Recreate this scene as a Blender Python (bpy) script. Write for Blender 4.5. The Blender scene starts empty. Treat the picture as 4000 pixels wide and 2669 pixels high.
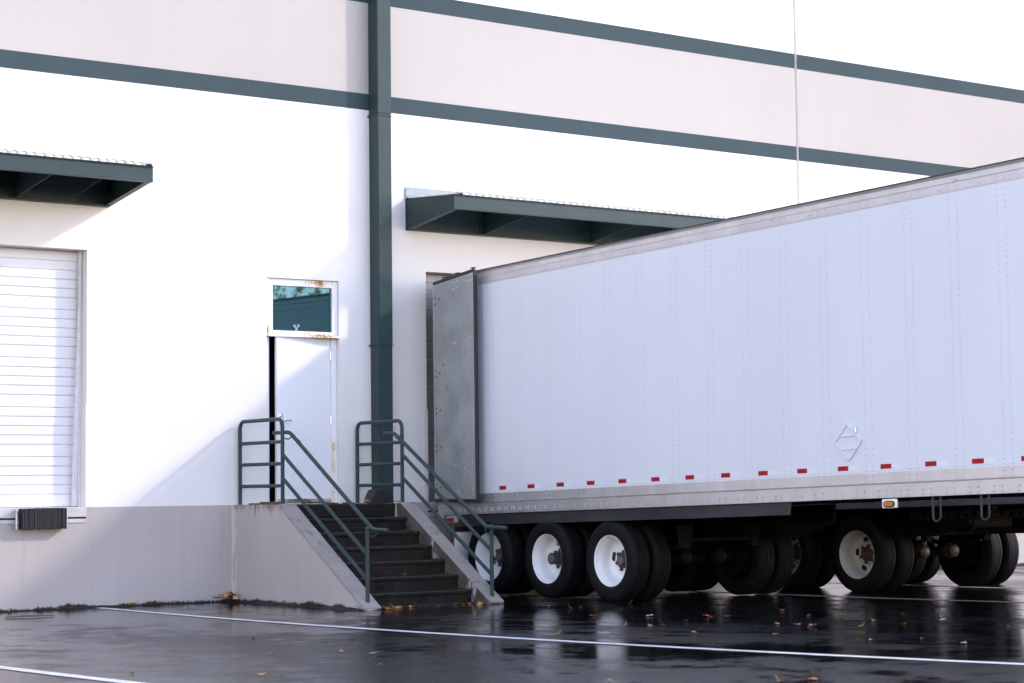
import bpy, bmesh, math, random
from mathutils import Vector, Matrix, noise as mnoise
random.seed(7)
S = bpy.context.scene
COL = S.collection

# ------------------------------------------------------------------ camera
YAW, PIT, ROL = 0.62752, 0.07333, -0.01175
F = Vector((math.sin(YAW)*math.cos(PIT), math.cos(YAW)*math.cos(PIT), math.sin(PIT)))
R = Vector((math.cos(YAW), -math.sin(YAW), 0)); U = R.cross(F)
R2 = R*math.cos(ROL) + U*math.sin(ROL); U2 = U*math.cos(ROL) - R*math.sin(ROL)
cd = bpy.data.cameras.new('camera'); cam = bpy.data.objects.new('camera', cd); COL.objects.link(cam)
cam.matrix_world = Matrix(((R2.x, U2.x, -F.x, -9.42656), (R2.y, U2.y, -F.y, -23.21746), (R2.z, U2.z, -F.z, 1.34275), (0, 0, 0, 1)))
cd.sensor_width = 36; cd.lens = 71.92; cd.clip_end = 2000; cd.clip_start = 0.1
cd.dof.use_dof = True; cd.dof.focus_distance = 25.5; cd.dof.aperture_fstop = 4.0
S.camera = cam
# ------------------------------------------------------------------ world and sun
SUN = Vector((1.5, -1.0, 1.05)).normalized()          # towards the sun
w = bpy.data.worlds.new('World'); S.world = w; w.use_nodes = True
wn = w.node_tree; bgn = wn.nodes['Background']
sky = wn.nodes.new('ShaderNodeTexSky'); sky.sky_type = 'NISHITA'; sky.sun_disc = False
sky.sun_elevation = math.asin(SUN.z); sky.sun_rotation = math.atan2(SUN.x, SUN.y)
sky.air_density = 1.0; sky.dust_density = 0.12; sky.ozone_density = 1.0
tint = wn.nodes.new('ShaderNodeMix'); tint.data_type = 'RGBA'; tint.blend_type = 'MULTIPLY'; tint.inputs[0].default_value = 1; tint.inputs[7].default_value = (1.19, .95, .90, 1)   # camera white balance
wn.links.new(sky.outputs[0], tint.inputs[6]); wn.links.new(tint.outputs[2], bgn.inputs[0]); bgn.inputs[1].default_value = 0.15
sl = bpy.data.lights.new('sun', 'SUN'); sl.energy = 0.62; sl.angle = math.radians(3.5); sl.color = (1.0, 0.90, 0.78)
so = bpy.data.objects.new('sun', sl); COL.objects.link(so); so.location = SUN*60
so.rotation_euler = (-SUN).to_track_quat('-Z', 'Y').to_euler()
S.view_settings.view_transform = 'Standard'; S.view_settings.look = 'None'
S.view_settings.exposure = 2.25; S.view_settings.gamma = 1.0
S.render.resolution_x = 1024; S.render.resolution_y = 683

# ------------------------------------------------------------------ helpers
WL = {}                                               # world location of every object built
class MB:
    def __init__(s): s.v = []; s.f = []
    def add(s, vs, fs):
        n = len(s.v); s.v += [tuple(p) for p in vs]; s.f += [tuple(i+n for i in q) for q in fs]; return s
    def box(s, x0, x1, y0, y1, z0, z1):
        return s.add([(x0,y0,z0),(x1,y0,z0),(x1,y1,z0),(x0,y1,z0),(x0,y0,z1),(x1,y0,z1),(x1,y1,z1),(x0,y1,z1)],
                     [(0,3,2,1),(4,5,6,7),(0,1,5,4),(1,2,6,5),(2,3,7,6),(3,0,4,7)])
    def prism(s, poly, axis, lo, hi):
        n = len(poly)
        def P(a, b, c): return {'x': (c, a, b), 'y': (a, c, b), 'z': (a, b, c)}[axis]
        vs = [P(a, b, lo) for a, b in poly] + [P(a, b, hi) for a, b in poly]
        return s.add(vs, [tuple(range(n))[::-1], tuple(range(n, 2*n))] + [(i, (i+1) % n, n+(i+1) % n, n+i) for i in range(n)])
    def tube(s, pts, r, seg=10, cap=True):
        pts = [Vector(p) for p in pts]; rings = []; ref = None
        for i, p in enumerate(pts):
            a = (pts[min(i+1, len(pts)-1)] - pts[max(i-1, 0)]).normalized()
            if ref is None: ref = a.orthogonal().normalized()
            ref = (ref - a*ref.dot(a)).normalized(); b = a.cross(ref)
            rr = r[i] if isinstance(r, (list, tuple)) else r
            rings.append([p + (ref*math.cos(t) + b*math.sin(t))*rr for t in [2*math.pi*k/seg for k in range(seg)]])
        vs = [v for g in rings for v in g]; fs = []
        for i in range(len(pts)-1):
            for k in range(seg): fs.append((i*seg+k, i*seg+(k+1) % seg, (i+1)*seg+(k+1) % seg, (i+1)*seg+k))
        if cap: fs += [tuple(range(seg))[::-1], tuple(range((len(pts)-1)*seg, len(pts)*seg))]
        return s.add(vs, fs)
    def lathe(s, prof, c, ax='x', sg=1, seg=40, cap=True):
        """prof: (offset along axis, radius)"""
        vs = []; fs = []
        for o, r in prof:
            for k in range(seg):
                t = 2*math.pi*k/seg; a, b = r*math.cos(t), r*math.sin(t)
                d = {'x': (sg*o, a, b), 'y': (a, sg*o, b), 'z': (a, b, sg*o)}[ax]
                vs.append((c[0]+d[0], c[1]+d[1], c[2]+d[2]))
        for i in range(len(prof)-1):
            for k in range(seg): fs.append((i*seg+k, i*seg+(k+1) % seg, (i+1)*seg+(k+1) % seg, (i+1)*seg+k))
        if cap and prof[0][1] > 0 and prof[0] != prof[-1]: fs.append(tuple(range(seg)))
        if cap and prof[0] != prof[-1]: fs.append(tuple(range((len(prof)-1)*seg, len(prof)*seg)))
        return s.add(vs, fs)
    def dome(s, p, n, r, h):
        n = Vector(n); a = n.orthogonal().normalized(); b = n.cross(a); p = Vector(p); vs = []
        for rr, hh in ((r, 0), (r*.8, h*.6), (r*.4, h)):
            vs += [p + (a*math.cos(t)+b*math.sin(t))*rr + n*hh for t in [math.pi/3*k for k in range(6)]]
        fs = [(k, (k+1) % 6, 6+(k+1) % 6, 6+k) for k in range(6)] + [(6+k, 6+(k+1) % 6, 12+(k+1) % 6, 12+k) for k in range(6)] + [tuple(range(12, 18))]
        return s.add(vs, fs)
    def xf(s, fn): s.v = [tuple(fn(*p)) for p in s.v]; return s
    def build(s, name, mat, parent=None, smooth=False, bevel=0.0, seg=1, origin=None):
        xs, ys, zs = zip(*s.v)
        o = Vector(origin) if origin else Vector(((min(xs)+max(xs))/2, (min(ys)+max(ys))/2, (min(zs)+max(zs))/2))
        me = bpy.data.meshes.new(name); me.from_pydata([(x-o.x, y-o.y, z-o.z) for x, y, z in s.v], [], s.f)
        bm = bmesh.new(); bm.from_mesh(me)
        bmesh.ops.recalc_face_normals(bm, faces=bm.faces)
        if bevel:
            es = [e for e in bm.edges if len(e.link_faces) == 2 and e.calc_face_angle(0) > 0.5]
            bmesh.ops.bevel(bm, geom=es, offset=bevel, segments=seg, affect='EDGES', clamp_overlap=True)
        bm.to_mesh(me); bm.free()
        if smooth:
            me.polygons.foreach_set('use_smooth', [True]*len(me.polygons))
            if hasattr(me, 'set_sharp_from_angle'): me.set_sharp_from_angle(angle=math.radians(38))
        me.materials.append(mat)
        return link(name, me, o, parent)
def link(name, data, wloc, parent=None, rot=None):
    ob = bpy.data.objects.new(name, data); COL.objects.link(ob); wloc = Vector(wloc)
    if parent is not None:
        ob.parent = parent; ob.location = wloc - WL[parent.name]
    else: ob.location = wloc
    if rot: ob.rotation_euler = rot
    WL[ob.name] = wloc
    return ob
def tag(o, label, cat=None, group=None, kind=None):
    if label: o['label'] = label
    if cat: o['category'] = cat
    if group: o['group'] = group
    if kind: o['kind'] = kind
    return o
def thing(name, loc, label, cat, group=None):
    return tag(link(name, None, loc), label, cat, group)
def bx(name, mat, parent, *a, **k): return MB().box(*a).build(name, mat, parent, **k)

# ------------------------------------------------------------------ materials
def nodes(name):
    m = bpy.data.materials.new(name); m.use_nodes = True; t = m.node_tree
    return m, t, t.nodes['Principled BSDF']
def noise_node(t, scale, stretch=(1, 1, 1), detail=4, rough=.55):
    g = t.nodes.new('ShaderNodeNewGeometry'); mp = t.nodes.new('ShaderNodeMapping'); mp.inputs['Scale'].default_value = stretch
    n = t.nodes.new('ShaderNodeTexNoise'); n.inputs['Scale'].default_value = scale; n.inputs['Detail'].default_value = detail; n.inputs['Roughness'].default_value = rough
    t.links.new(g.outputs['Position'], mp.inputs[0]); t.links.new(mp.outputs[0], n.inputs['Vector'])
    return n.outputs['Fac']
def ramp(t, fac, a, b, ca=(0, 0, 0, 1), cb=(1, 1, 1, 1)):
    r = t.nodes.new('ShaderNodeValToRGB'); r.color_ramp.elements[0].position = a; r.color_ramp.elements[1].position = b
    r.color_ramp.elements[0].color = ca; r.color_ramp.elements[1].color = cb
    t.links.new(fac, r.inputs[0]); return r.outputs[0]
def mix(t, fac, a, b, typ='MIX'):
    m = t.nodes.new('ShaderNodeMix'); m.data_type = 'RGBA'; m.blend_type = typ
    for sock, val in ((m.inputs[0], fac), (m.inputs[6], a), (m.inputs[7], b)):
        if hasattr(val, 'is_linked'): t.links.new(val, sock)
        else: sock.default_value = val if not isinstance(val, tuple) else (*val, 1)[:4]
    return m.outputs[2]
def mth(t, op, a, b=0.0, c=0.0):
    m = t.nodes.new('ShaderNodeMath'); m.operation = op
    for i, val in enumerate((a, b, c)):
        if hasattr(val, 'is_linked'): t.links.new(val, m.inputs[i])
        else: m.inputs[i].default_value = val
    return m.outputs[0]
def xyz(t):
    g = t.nodes.new('ShaderNodeNewGeometry'); s = t.nodes.new('ShaderNodeSeparateXYZ'); t.links.new(g.outputs['Position'], s.inputs[0]); return s.outputs
def mat(name, col, rough=.5, metal=0., var=.08, vscale=2.5, bump=0., bscale=80, spec=.5, streak=0., spots=(), rvar=0.):
    m, t, b = nodes(name)
    c = (*col, 1)
    dk = tuple(x*(1-var) for x in col); lt = tuple(min(1, x*(1+var)) for x in col)
    out = ramp(t, noise_node(t, vscale), .3, .7, (*dk, 1), (*lt, 1))
    if streak:
        s = ramp(t, noise_node(t, 1.5, (2.6, 2.6, .10), 6, .6), .48, .80)
        out = mix(t, mth(t, 'MULTIPLY', s, streak), out, tuple(x*.72 for x in col))
    for sc, stretch, lo, hi, scol in spots:
        f = ramp(t, noise_node(t, sc, stretch, 6, .65), lo, hi)
        out = mix(t, f, out, scol)
    t.links.new(out, b.inputs['Base Color'])
    b.inputs['Roughness'].default_value = rough; b.inputs['Metallic'].default_value = metal; b.inputs['Specular IOR Level'].default_value = spec
    if rvar:
        t.links.new(mth(t, 'MULTIPLY_ADD', noise_node(t, vscale*3), rvar, rough-rvar/2), b.inputs['Roughness'])
    if bump:
        bp = t.nodes.new('ShaderNodeBump'); bp.inputs['Strength'].default_value = bump; bp.inputs['Distance'].default_value = .01
        t.links.new(noise_node(t, bscale, (1, 1, 1), 3), bp.inputs['Height']); t.links.new(bp.outputs[0], b.inputs['Normal'])
    return m
M = {}
M['white'] = mat('white_wall_paint', (.75, .715, .69), .75, var=.02, vscale=.6, bump=.12, bscale=130, streak=.10, spec=.12)
M['pale'] = mat('pale_lilac_wall_paint', (.440, .405, .380), .75, var=.03, vscale=.5, bump=.12, bscale=130, streak=.10, spec=.12,
                spots=[(2.2, (2.2, 2, .1), .70, .78, (.50, .47, .46))])
M['stripe'] = mat('teal_stripe_paint', (.044, .066, .073), .75, var=.07, vscale=1.2, bump=.1, bscale=130, spec=.12,
                  spots=[(70, (1, 1, 1), .80, .82, (.6, .62, .62))])
def base_mat(drips=False):
    m, t, b = nodes('grey_plinth_paint'); x, y, z = xyz(t)
    col = ramp(t, noise_node(t, 1.3), .3, .7, (.405, .362, .350, 1), (.44, .395, .383, 1))
    st = ramp(t, noise_node(t, 3.2, (2.5, 2.5, .14), 6, .65), .55, .75)
    col = mix(t, mth(t, 'MULTIPLY', st, .30), col, (.31, .275, .27))
    pale = ramp(t, noise_node(t, 2.6, (2.2, 2.2, .25), 6, .7), .66, .74)
    col = mix(t, mth(t, 'MULTIPLY', pale, .35), col, (.48, .45, .45))
    sp = ramp(t, noise_node(t, 26, (1, 1, .5), 5, .6), .70, .74)
    col = mix(t, mth(t, 'MULTIPLY', sp, .35), col, (.25, .22, .22))
    if drips:
        top = mth(t, 'MULTIPLY_ADD', noise_node(t, 15, (1, 1, .05), 5, .7), .75, -.30)
        dr = ramp(t, mth(t, 'ADD', mth(t, 'SUBTRACT', z, 1.22), top), .0, .10)
        col = mix(t, mth(t, 'MULTIPLY', dr, .75), col, (.075, .062, .052))
        ef = mth(t, 'ADD', mth(t, 'MULTIPLY_ADD', mth(t, 'ABSOLUTE', y), -.9, .30), noise_node(t, 7, (1, 1, .3), 6, .7))
        col = mix(t, mth(t, 'MULTIPLY', ramp(t, ef, .66, .74), .5), col, (.68, .66, .68))
    # splash-back dirt and algae at the foot, ragged upper edge
    edge = mth(t, 'MULTIPLY_ADD', noise_node(t, 1.9, (1, 1, .3), 4, .5), .22, -.070)
    edge = mth(t, 'ADD', edge, mth(t, 'MULTIPLY_ADD', noise_node(t, 34, (1, 1, .22), 5, .7), .10, -.05))
    d = ramp(t, mth(t, 'SUBTRACT', edge, z), -.008, .02)
    col = mix(t, d, col, (.030, .028, .022))
    t.links.new(col, b.inputs['Base Color']); b.inputs['Roughness'].default_value = .75; b.inputs['Specular IOR Level'].default_value = .15
    bp = t.nodes.new('ShaderNodeBump'); bp.inputs['Strength'].default_value = .18; bp.inputs['Distance'].default_value = .01
    t.links.new(noise_node(t, 110), bp.inputs['Height']); t.links.new(bp.outputs[0], b.inputs['Normal'])
    return m
M['base'] = base_mat(); M['stairbase'] = base_mat(True)
M['green'] = mat('dark_teal_steel_paint', (.029, .050, .050), .42, var=.08, vscale=3, bump=.08, bscale=40, streak=.12, spec=.2)
M['greenflash'] = mat('blue_grey_flashing', (.20, .25, .27), .4, var=.12, vscale=6, metal=.2, bump=.2, bscale=60)
M['deck'] = mat('galvanised_deck', (.70, .66, .60), .5, .0, var=.15, vscale=8, spots=[(9, (1, 1, 1), .66, .72, (.25, .12, .05))])
M['slat'] = mat('door_slat_paint', (.74, .72, .735), .5, var=.03, vscale=2, streak=.12, spec=.25)
M['slatback'] = mat('door_joint', (.70, .68, .69), .6)
M['slatbrown'] = mat('brownish_door_slat_paint', (.42, .38, .37), .5, var=.1, vscale=3, streak=.2)  # browner and darker than the left door's slats
M['strip'] = mat('worn_white_wood', (.66, .62, .64), .6, var=.12, vscale=9, streak=.25, spots=[(12, (3, 3, .2), .66, .70, (.40, .30, .26))])
M['doorpaint'] = mat('white_door_paint', (.78, .77, .78), .35, var=.02, vscale=1.5, spots=[(40, (1, 1, .6), .78, .82, (.5, .44, .38))])
M['framerust'] = mat('white_frame_paint_rusting', (.76, .75, .74), .45, var=.04, spots=[(7, (1, 1, .35), .64, .72, (.62, .36, .12)), (10, (1, 1, .4), .69, .74, (.22, .07, .02))])
def frame_rust():
    m, t, b = nodes('white_frame_paint_rusting'); x, y, z = xyz(t)
    def tri(v, c, w): return mth(t, 'MAXIMUM', mth(t, 'MULTIPLY_ADD', mth(t, 'ABSOLUTE', mth(t, 'SUBTRACT', v, c)), -1/w, 1.0), 0.0)
    g = mth(t, 'MULTIPLY', tri(x, 4.30, .30), tri(z, 4.12, .10))
    g = mth(t, 'ADD', g, mth(t, 'MULTIPLY', tri(x, 4.32, .50), tri(z, 3.42, .06)))
    g = mth(t, 'ADD', g, mth(t, 'MULTIPLY', tri(x, 3.52, .07), tri(z, 3.46, .16)))
    n = mth(t, 'MULTIPLY_ADD', g, .36, noise_node(t, 13, (1.6, 1, .45), 7, .7))
    c = mix(t, ramp(t, n, .64, .72), (.76, .755, .75), (.70, .47, .22)); c = mix(t, ramp(t, n, .72, .80), c, (.42, .16, .04)); c = mix(t, ramp(t, n, .84, .88), c, (.09, .03, .015))
    t.links.new(c, b.inputs['Base Color']); b.inputs['Roughness'].default_value = .55
    return m
M['framerust'] = frame_rust()
M['frame'] = mat('white_frame_paint', (.76, .755, .76), .45, var=.03, spots=[(9, (1, 1, .3), .74, .80, (.60, .40, .2))])
M['rust'] = mat('rusted_jamb', (.70, .55, .36), .7, var=.2, vscale=7, spots=[(8, (1, 1, .3), .50, .62, (.72, .70, .68)), (14, (1, 1, .5), .62, .68, (.24, .08, .03))])
M['dark'] = mat('black_paint', (.012, .012, .013), .6, var=.2)
M['under'] = mat('greasy_chassis_black', (.005, .0045, .004), .7, spec=.15, var=.3, vscale=9, bump=.3, bscale=30, spots=[(6, (1, 1, 1), .66, .75, (.018, .013, .009))])
M['rubber'] = mat('weathered_rubber', (.018, .018, .019), .75, var=.25, vscale=14, bump=.35, bscale=60)
M['tyre'] = mat('tyre_rubber', (.0060, .0060, .0072), .7, spec=.16, var=.3, vscale=5, bump=.15, bscale=70)
M['tread'] = M['tyre']
M['rim'] = mat('white_wheel_paint', (.74, .73, .73), .38, var=.05, vscale=5, spots=[(16, (1, 1, 1), .70, .75, (.28, .16, .09)), (30, (1, 1, 1), .73, .77, (.08, .07, .06))])
M['rimgrey_shaded'] = mat('grey_wheel_paint_shaded', (.50, .485, .50), .45, var=.06, vscale=5, spots=[(12, (1, 1, 1), .71, .76, (.35, .20, .10))])  # grey wheel paint, darkened in colour for the shadow the second trailer's wheels stand in
M['hub'] = mat('oily_hub_steel', (.045, .042, .042), .5, .3, var=.3, vscale=20, spots=[(18, (1, 1, 1), .6, .68, (.12, .06, .035))])
M['cap'] = mat('bronze_hub_cap', (.20, .16, .12), .4, .5, var=.2, vscale=25)
M['redhub'] = mat('dull_red_hub_cap', (.10, .02, .015), .6)
M['hole'] = mat('hand_hole_shadow', (.006, .006, .006), .8)
M['chrome'] = mat('worn_chrome', (.68, .68, .70), .25, 1.0, var=.1, vscale=12)
M['alu'] = mat('aluminium_rail', (.60, .575, .57), .36, .75, var=.07, vscale=4, streak=.25, bump=.05, bscale=40)
M['alutop'] = mat('dirty_aluminium_top_rail', (.56, .53, .53), .42, .4, var=.1, vscale=3, streak=.35, spots=[(5, (1, 1, 3), .60, .74, (.36, .32, .31))])
M['rivet'] = mat('rivet_heads', (.50, .50, .56), .35, .3)
M['sill'] = mat('scuffed_sill_paint', (.50, .47, .48), .55, var=.1, vscale=8, spots=[(20, (.4, 1, 1), .68, .74, (.28, .25, .25))])
M['galv'] = mat('scuffed_galvanised_door', (.31, .325, .32), .5, .2, var=.18, vscale=2.2, bump=.1, bscale=30,
                spots=[(5, (1.3, 1.3, .5), .62, .68, (.21, .225, .23)), (7, (1, 2.6, .25), .66, .70, (.42, .44, .44)), (11, (2, 2, .5), .70, .73, (.11, .12, .125))])
M['gasket'] = mat('black_door_seal', (.015, .015, .016), .5, var=.2)
M['red'] = mat('red_reflective_tape', (.33, .005, .012), .45, var=.06, spec=.2)
M['tapew'] = mat('white_reflective_tape', (.68, .70, .74), .35, var=.03)
M['redlamp'] = mat('red_lamp_lens', (.35, .01, .015), .2)
M['amber'] = mat('amber_lamp_lens', (.50, .15, .006), .22, var=.12, vscale=40)
M['skirt'] = mat('dull_dark_skirt', (.035, .036, .040), .5, .3, var=.2, vscale=3, streak=.3, bump=.1, bscale=12)
M['rustwhite'] = mat('chipped_white_corner', (.44, .41, .39), .6, var=.08, spots=[(9, (1, 1, .6), .58, .64, (.16, .06, .03))])
M['flap'] = mat('white_mud_flap', (.78, .79, .82), .45, var=.03)
M['kerb'] = mat('worn_concrete_kerb', (.29, .255, .235), .75, var=.12, vscale=3, bump=.4, bscale=50, spots=[(5, (1, 1, 1), .58, .66, (.19, .16, .145)), (9, (1, 1, 1), .64, .70, (.48, .45, .45))])
M['moss'] = mat('moss_and_soil', (.010, .010, .006), .9, var=.5, vscale=14, bump=1, bscale=60, spots=[(10, (1, 1, 1), .56, .64, (.016, .024, .005)), (22, (1, 1, 1), .66, .70, (.03, .018, .008))])
M['line'] = mat('road_marking_white', (.62, .60, .58), .5, var=.10, vscale=6, bump=.3, bscale=120, spots=[(45, (1, 1, 1), .60, .68, (.16, .155, .15)), (4, (1, 1, 1), .60, .72, (.34, .33, .32))])
M['wood'] = mat('wet_brown_board', (.12, .055, .03), .5, var=.3, vscale=12)
M['roof'] = mat('trailer_roof', (.6, .6, .62), .4, .3)
M['cord'] = mat('yellow_cord', (.35, .25, .07), .7)
M['inside'] = mat('dim_interior', (.18, .17, .16), .8)
M['bark'] = mat('tree_bark', (.09, .07, .055), .9, var=.3, vscale=6, bump=.8, bscale=20)
M['nbr'] = mat('white_trailer_skin', (.70, .71, .74), .35, var=.02)
def step_mat():
    m, t, b = nodes('wet_dark_step_concrete'); x, y, z = xyz(t)
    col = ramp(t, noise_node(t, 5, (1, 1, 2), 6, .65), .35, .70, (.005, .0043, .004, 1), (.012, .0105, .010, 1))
    # worn paler nosing line
    g = t.nodes.new('ShaderNodeNewGeometry')
    wear = ramp(t, noise_node(t, 18, (.5, 1, 1), 5), .60, .70)
    col = mix(t, mth(t, 'MULTIPLY', wear, .5), col, (.032, .027, .024))
    mo = mth(t, 'ADD', noise_node(t, 9, (1, 1, 1), 5), mth(t, 'MULTIPLY_ADD', x, .50, -2.22))
    col = mix(t, ramp(t, mo, .56, .68), col, (.013, .016, .003))
    t.links.new(col, b.inputs['Base Color'])
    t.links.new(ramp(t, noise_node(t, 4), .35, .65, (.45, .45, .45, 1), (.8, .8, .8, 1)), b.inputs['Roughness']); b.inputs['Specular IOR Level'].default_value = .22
    bp = t.nodes.new('ShaderNodeBump'); bp.inputs['Strength'].default_value = .4; bp.inputs['Distance'].default_value = .012
    t.links.new(noise_node(t, 45, (1, 1, 1), 5), bp.inputs['Height']); t.links.new(bp.outputs[0], b.inputs['Normal'])
    return m
M['step'] = step_mat()
def skin_mat():
    m, t, b = nodes('white_trailer_paint')
    col = ramp(t, noise_node(t, .8, (1, 1, .5)), .3, .7, (.625, .635, .685, 1), (.655, .665, .715, 1))
    gr = ramp(t, noise_node(t, 2.2, (1, 3.2, .12), 6, .65), .50, .80)
    col = mix(t, mth(t, 'MULTIPLY', gr, .05), col, (.50, .50, .54))
    sc = ramp(t, noise_node(t, 9, (1, .25, 4), 3), .78, .80)
    col = mix(t, mth(t, 'MULTIPLY', sc, .25), col, (.5, .5, .55))
    t.links.new(col, b.inputs['Base Color']); b.inputs['Roughness'].default_value = .34
    bp = t.nodes.new('ShaderNodeBump'); bp.inputs['Strength'].default_value = .22; bp.inputs['Distance'].default_value = .02
    x, y, z = xyz(t)
    q = mth(t, 'MULTIPLY', mth(t, 'COSINE', mth(t, 'MULTIPLY_ADD', y, 2*math.pi/.61, 2.6)), .05)
    t.links.new(mth(t, 'ADD', q, noise_node(t, 1.9, (1, 1, .6), 3)), bp.inputs['Height']); t.links.new(bp.outputs[0], b.inputs['Normal'])
    return m
M['skin'] = skin_mat()
def glass_mat():
    m, t, b = nodes('tinted_window_glass')
    b.inputs['Base Color'].default_value = (.006, .022, .026, 1); b.inputs['Roughness'].default_value = .02
    b.inputs['IOR'].default_value = 1.9; b.inputs['Specular Tint'].default_value = (.42, .84, 1, 1)
    return m
M['glass'] = glass_mat()
def asphalt():
    m, t, b = nodes('wet_asphalt')
    agg = noise_node(t, 75, (1, 1, 1), 4, .7)
    big = noise_node(t, .30, (1, .6, 1), 4, .6)
    med = noise_node(t, 2.4, (1, .8, 1), 7, .68)
    fine = noise_node(t, 16, (1, 1, 1), 4, .6)
    col = ramp(t, agg, .3, .75, (.009, .009, .0095, 1), (.024, .0235, .024, 1))
    w0 = mth(t, 'ADD', mth(t, 'ADD', mth(t, 'MULTIPLY', big, .50), mth(t, 'MULTIPLY', med, .38)), mth(t, 'MULTIPLY', fine, .12))
    wet = ramp(t, w0, .455, .525)
    col = mix(t, mth(t, 'MULTIPLY', wet, .6), col, (.0045, .0045, .005))
    spk = ramp(t, noise_node(t, 190, (1, 1, 1), 1), .80, .82)
    col = mix(t, mth(t, 'MULTIPLY', spk, .5), col, (.16, .15, .14))
    t.links.new(col, b.inputs['Base Color'])
    t.links.new(mth(t, 'MULTIPLY_ADD', wet, -.17, .22), b.inputs['Roughness'])
    t.links.new(mth(t, 'MULTIPLY_ADD', wet, .30, .06), b.inputs['Specular IOR Level'])
    b.inputs['IOR'].default_value = 1.33
    h = mth(t, 'ADD', mth(t, 'MULTIPLY', agg, .6), mth(t, 'MULTIPLY', noise_node(t, 26, (1, 1, 1), 4), .7))
    bp = t.nodes.new('ShaderNodeBump'); bp.inputs['Distance'].default_value = .006
    t.links.new(mth(t, 'MULTIPLY_ADD', wet, -.22, .30), bp.inputs['Strength'])
    t.links.new(h, bp.inputs['Height']); t.links.new(bp.outputs[0], b.inputs['Normal'])
    return m
M['asphalt'] = asphalt()
LEAFC = {'orange': (.50, .19, .04), 'tan': (.38, .23, .12), 'pink': (.40, .20, .22), 'brown': (.13, .065, .03), 'green': (.13, .20, .03),
         'red': (.30, .07, .04), 'yellow': (.55, .35, .06), 'pale': (.55, .47, .44), 'greygreen': (.11, .125, .07)}
for k, c in LEAFC.items(): M['leaf_'+k] = mat('leaf_'+k, c, .6, var=.25, vscale=30)

# ------------------------------------------------------------------ ground
def gz(y): return 0.0 if y > 0 else (.0009*y*y if y > -26 else .6084 + .002*(-26-y))
g = MB()
ys = [300, 60, 8, 0] + [-i*.5 for i in range(1, 53)] + [-30, -40, -60, -100, -200, -400]
xs = [-400, -120, -40, -20, -10, -5, 0, 5, 10, 15, 20, 30, 60, 150, 400]
for y in ys:
    for x in xs: g.v.append((x, y, gz(y)))
n = len(xs)
for j in range(len(ys)-1):
    for i in range(n-1): g.f.append((j*n+i, j*n+i+1, (j+1)*n+i+1, (j+1)*n+i))
tag(g.build('asphalt_yard', M['asphalt'], smooth=True), 'wet black asphalt loading yard', kind='structure')
def painted(x, y0, y1, wd, label, seg=.12):
    m = MB(); k = int(abs(y1-y0)/seg)
    for i in range(k+1):
        y = y0+(y1-y0)*i/k; jl = .008*mnoise.noise((x, y*3.1, 0)); jr = .008*mnoise.noise((x+9, y*3.1, 3))
        m.v += [(x-wd/2+jl, y, gz(y)+.004), (x+wd/2+jr, y, gz(y)+.004)]
        if i: m.f.append((2*i-2, 2*i-1, 2*i+1, 2*i))
    tag(m.build('painted_line', M['line']), label, kind='structure')
painted(1.12, -.10, -24, .122, 'long white bay line starting at the wall left of the stairs')
painted(-3.42, -.10, -24, .122, 'white bay line in the bottom left corner')
painted(8.42, -.10, -20, .122, 'white bay line under the near trailer')
painted(11.30, -.10, -20, .122, 'white bay line under the second trailer')
painted(16.03, -.10, -20, .122, 'white bay line beyond the second trailer')

# ------------------------------------------------------------------ warehouse building
B = thing('warehouse_building', (0, .5, 0), 'white warehouse with dark teal stripes, grey plinth and loading doors', 'building')
OPEN = [(-1.73, 1.00, 1.22, 4.36), (5.97, 8.71, 1.22, 4.36), (9.63, 12.37, 1.22, 4.36), (3.50, 4.585, 1.22, 4.155)]
def sheet(m, x0, x1, z0, z1, yf, yb, holes):
    X = sorted({x0, x1} | {a for h in holes for a in h[:2] if x0 < a < x1}); Z = sorted({z0, z1} | {a for h in holes for a in h[2:] if z0 < a < z1})
    def solid(i, j):
        if i < 0 or j < 0 or i >= len(X)-1 or j >= len(Z)-1: return False
        cx, cz = (X[i]+X[i+1])/2, (Z[j]+Z[j+1])/2
        return not any(h[0] < cx < h[1] and h[2] < cz < h[3] for h in holes)
    for i in range(len(X)-1):
        for j in range(len(Z)-1):
            if not solid(i, j): continue
            a, b_, c, d = X[i], X[i+1], Z[j], Z[j+1]
            m.add([(a, yf, c), (b_, yf, c), (b_, yf, d), (a, yf, d)], [(0, 1, 2, 3)]); m.add([(a, yb, c), (b_, yb, c), (b_, yb, d), (a, yb, d)], [(3, 2, 1, 0)])
            if not solid(i-1, j): m.add([(a, yf, c), (a, yb, c), (a, yb, d), (a, yf, d)], [(3, 2, 1, 0)])
            if not solid(i+1, j): m.add([(b_, yf, c), (b_, yb, c), (b_, yb, d), (b_, yf, d)], [(0, 1, 2, 3)])
            if not solid(i, j-1): m.add([(a, yf, c), (b_, yf, c), (b_, yb, c), (a, yb, c)], [(3, 2, 1, 0)])
            if not solid(i, j+1): m.add([(a, yf, d), (b_, yf, d), (b_, yb, d), (a, yb, d)], [(0, 1, 2, 3)])
    return m
TOPZ = 11.0; SE = .024
PAN = [(-16, -2.60), (-2.56, 5.155), (5.195, 13.02-SE), (13.02+SE, 20.9), (20.94, 34)]
for a, b_ in PAN: sheet(MB(), a, b_, -.3, TOPZ, 0, .24, OPEN).build('wall_panel', M['white'], B)
for (a, b_) in PAN:
    sheet(MB(), a, b_, -.3, 1.217, -.003, -.0005, OPEN).build('plinth_band', M['base'], B)
    bx('painted_stripe', M['stripe'], B, a, b_, -.003, -.0005, 6.499, 6.720)
    bx('painted_band', M['pale'], B, a, b_, -.0025, -.0005, 6.720, 7.966)
    bx('painted_stripe', M['stripe'], B, a, b_, -.003, -.0005, 7.966, 8.201)
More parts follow.
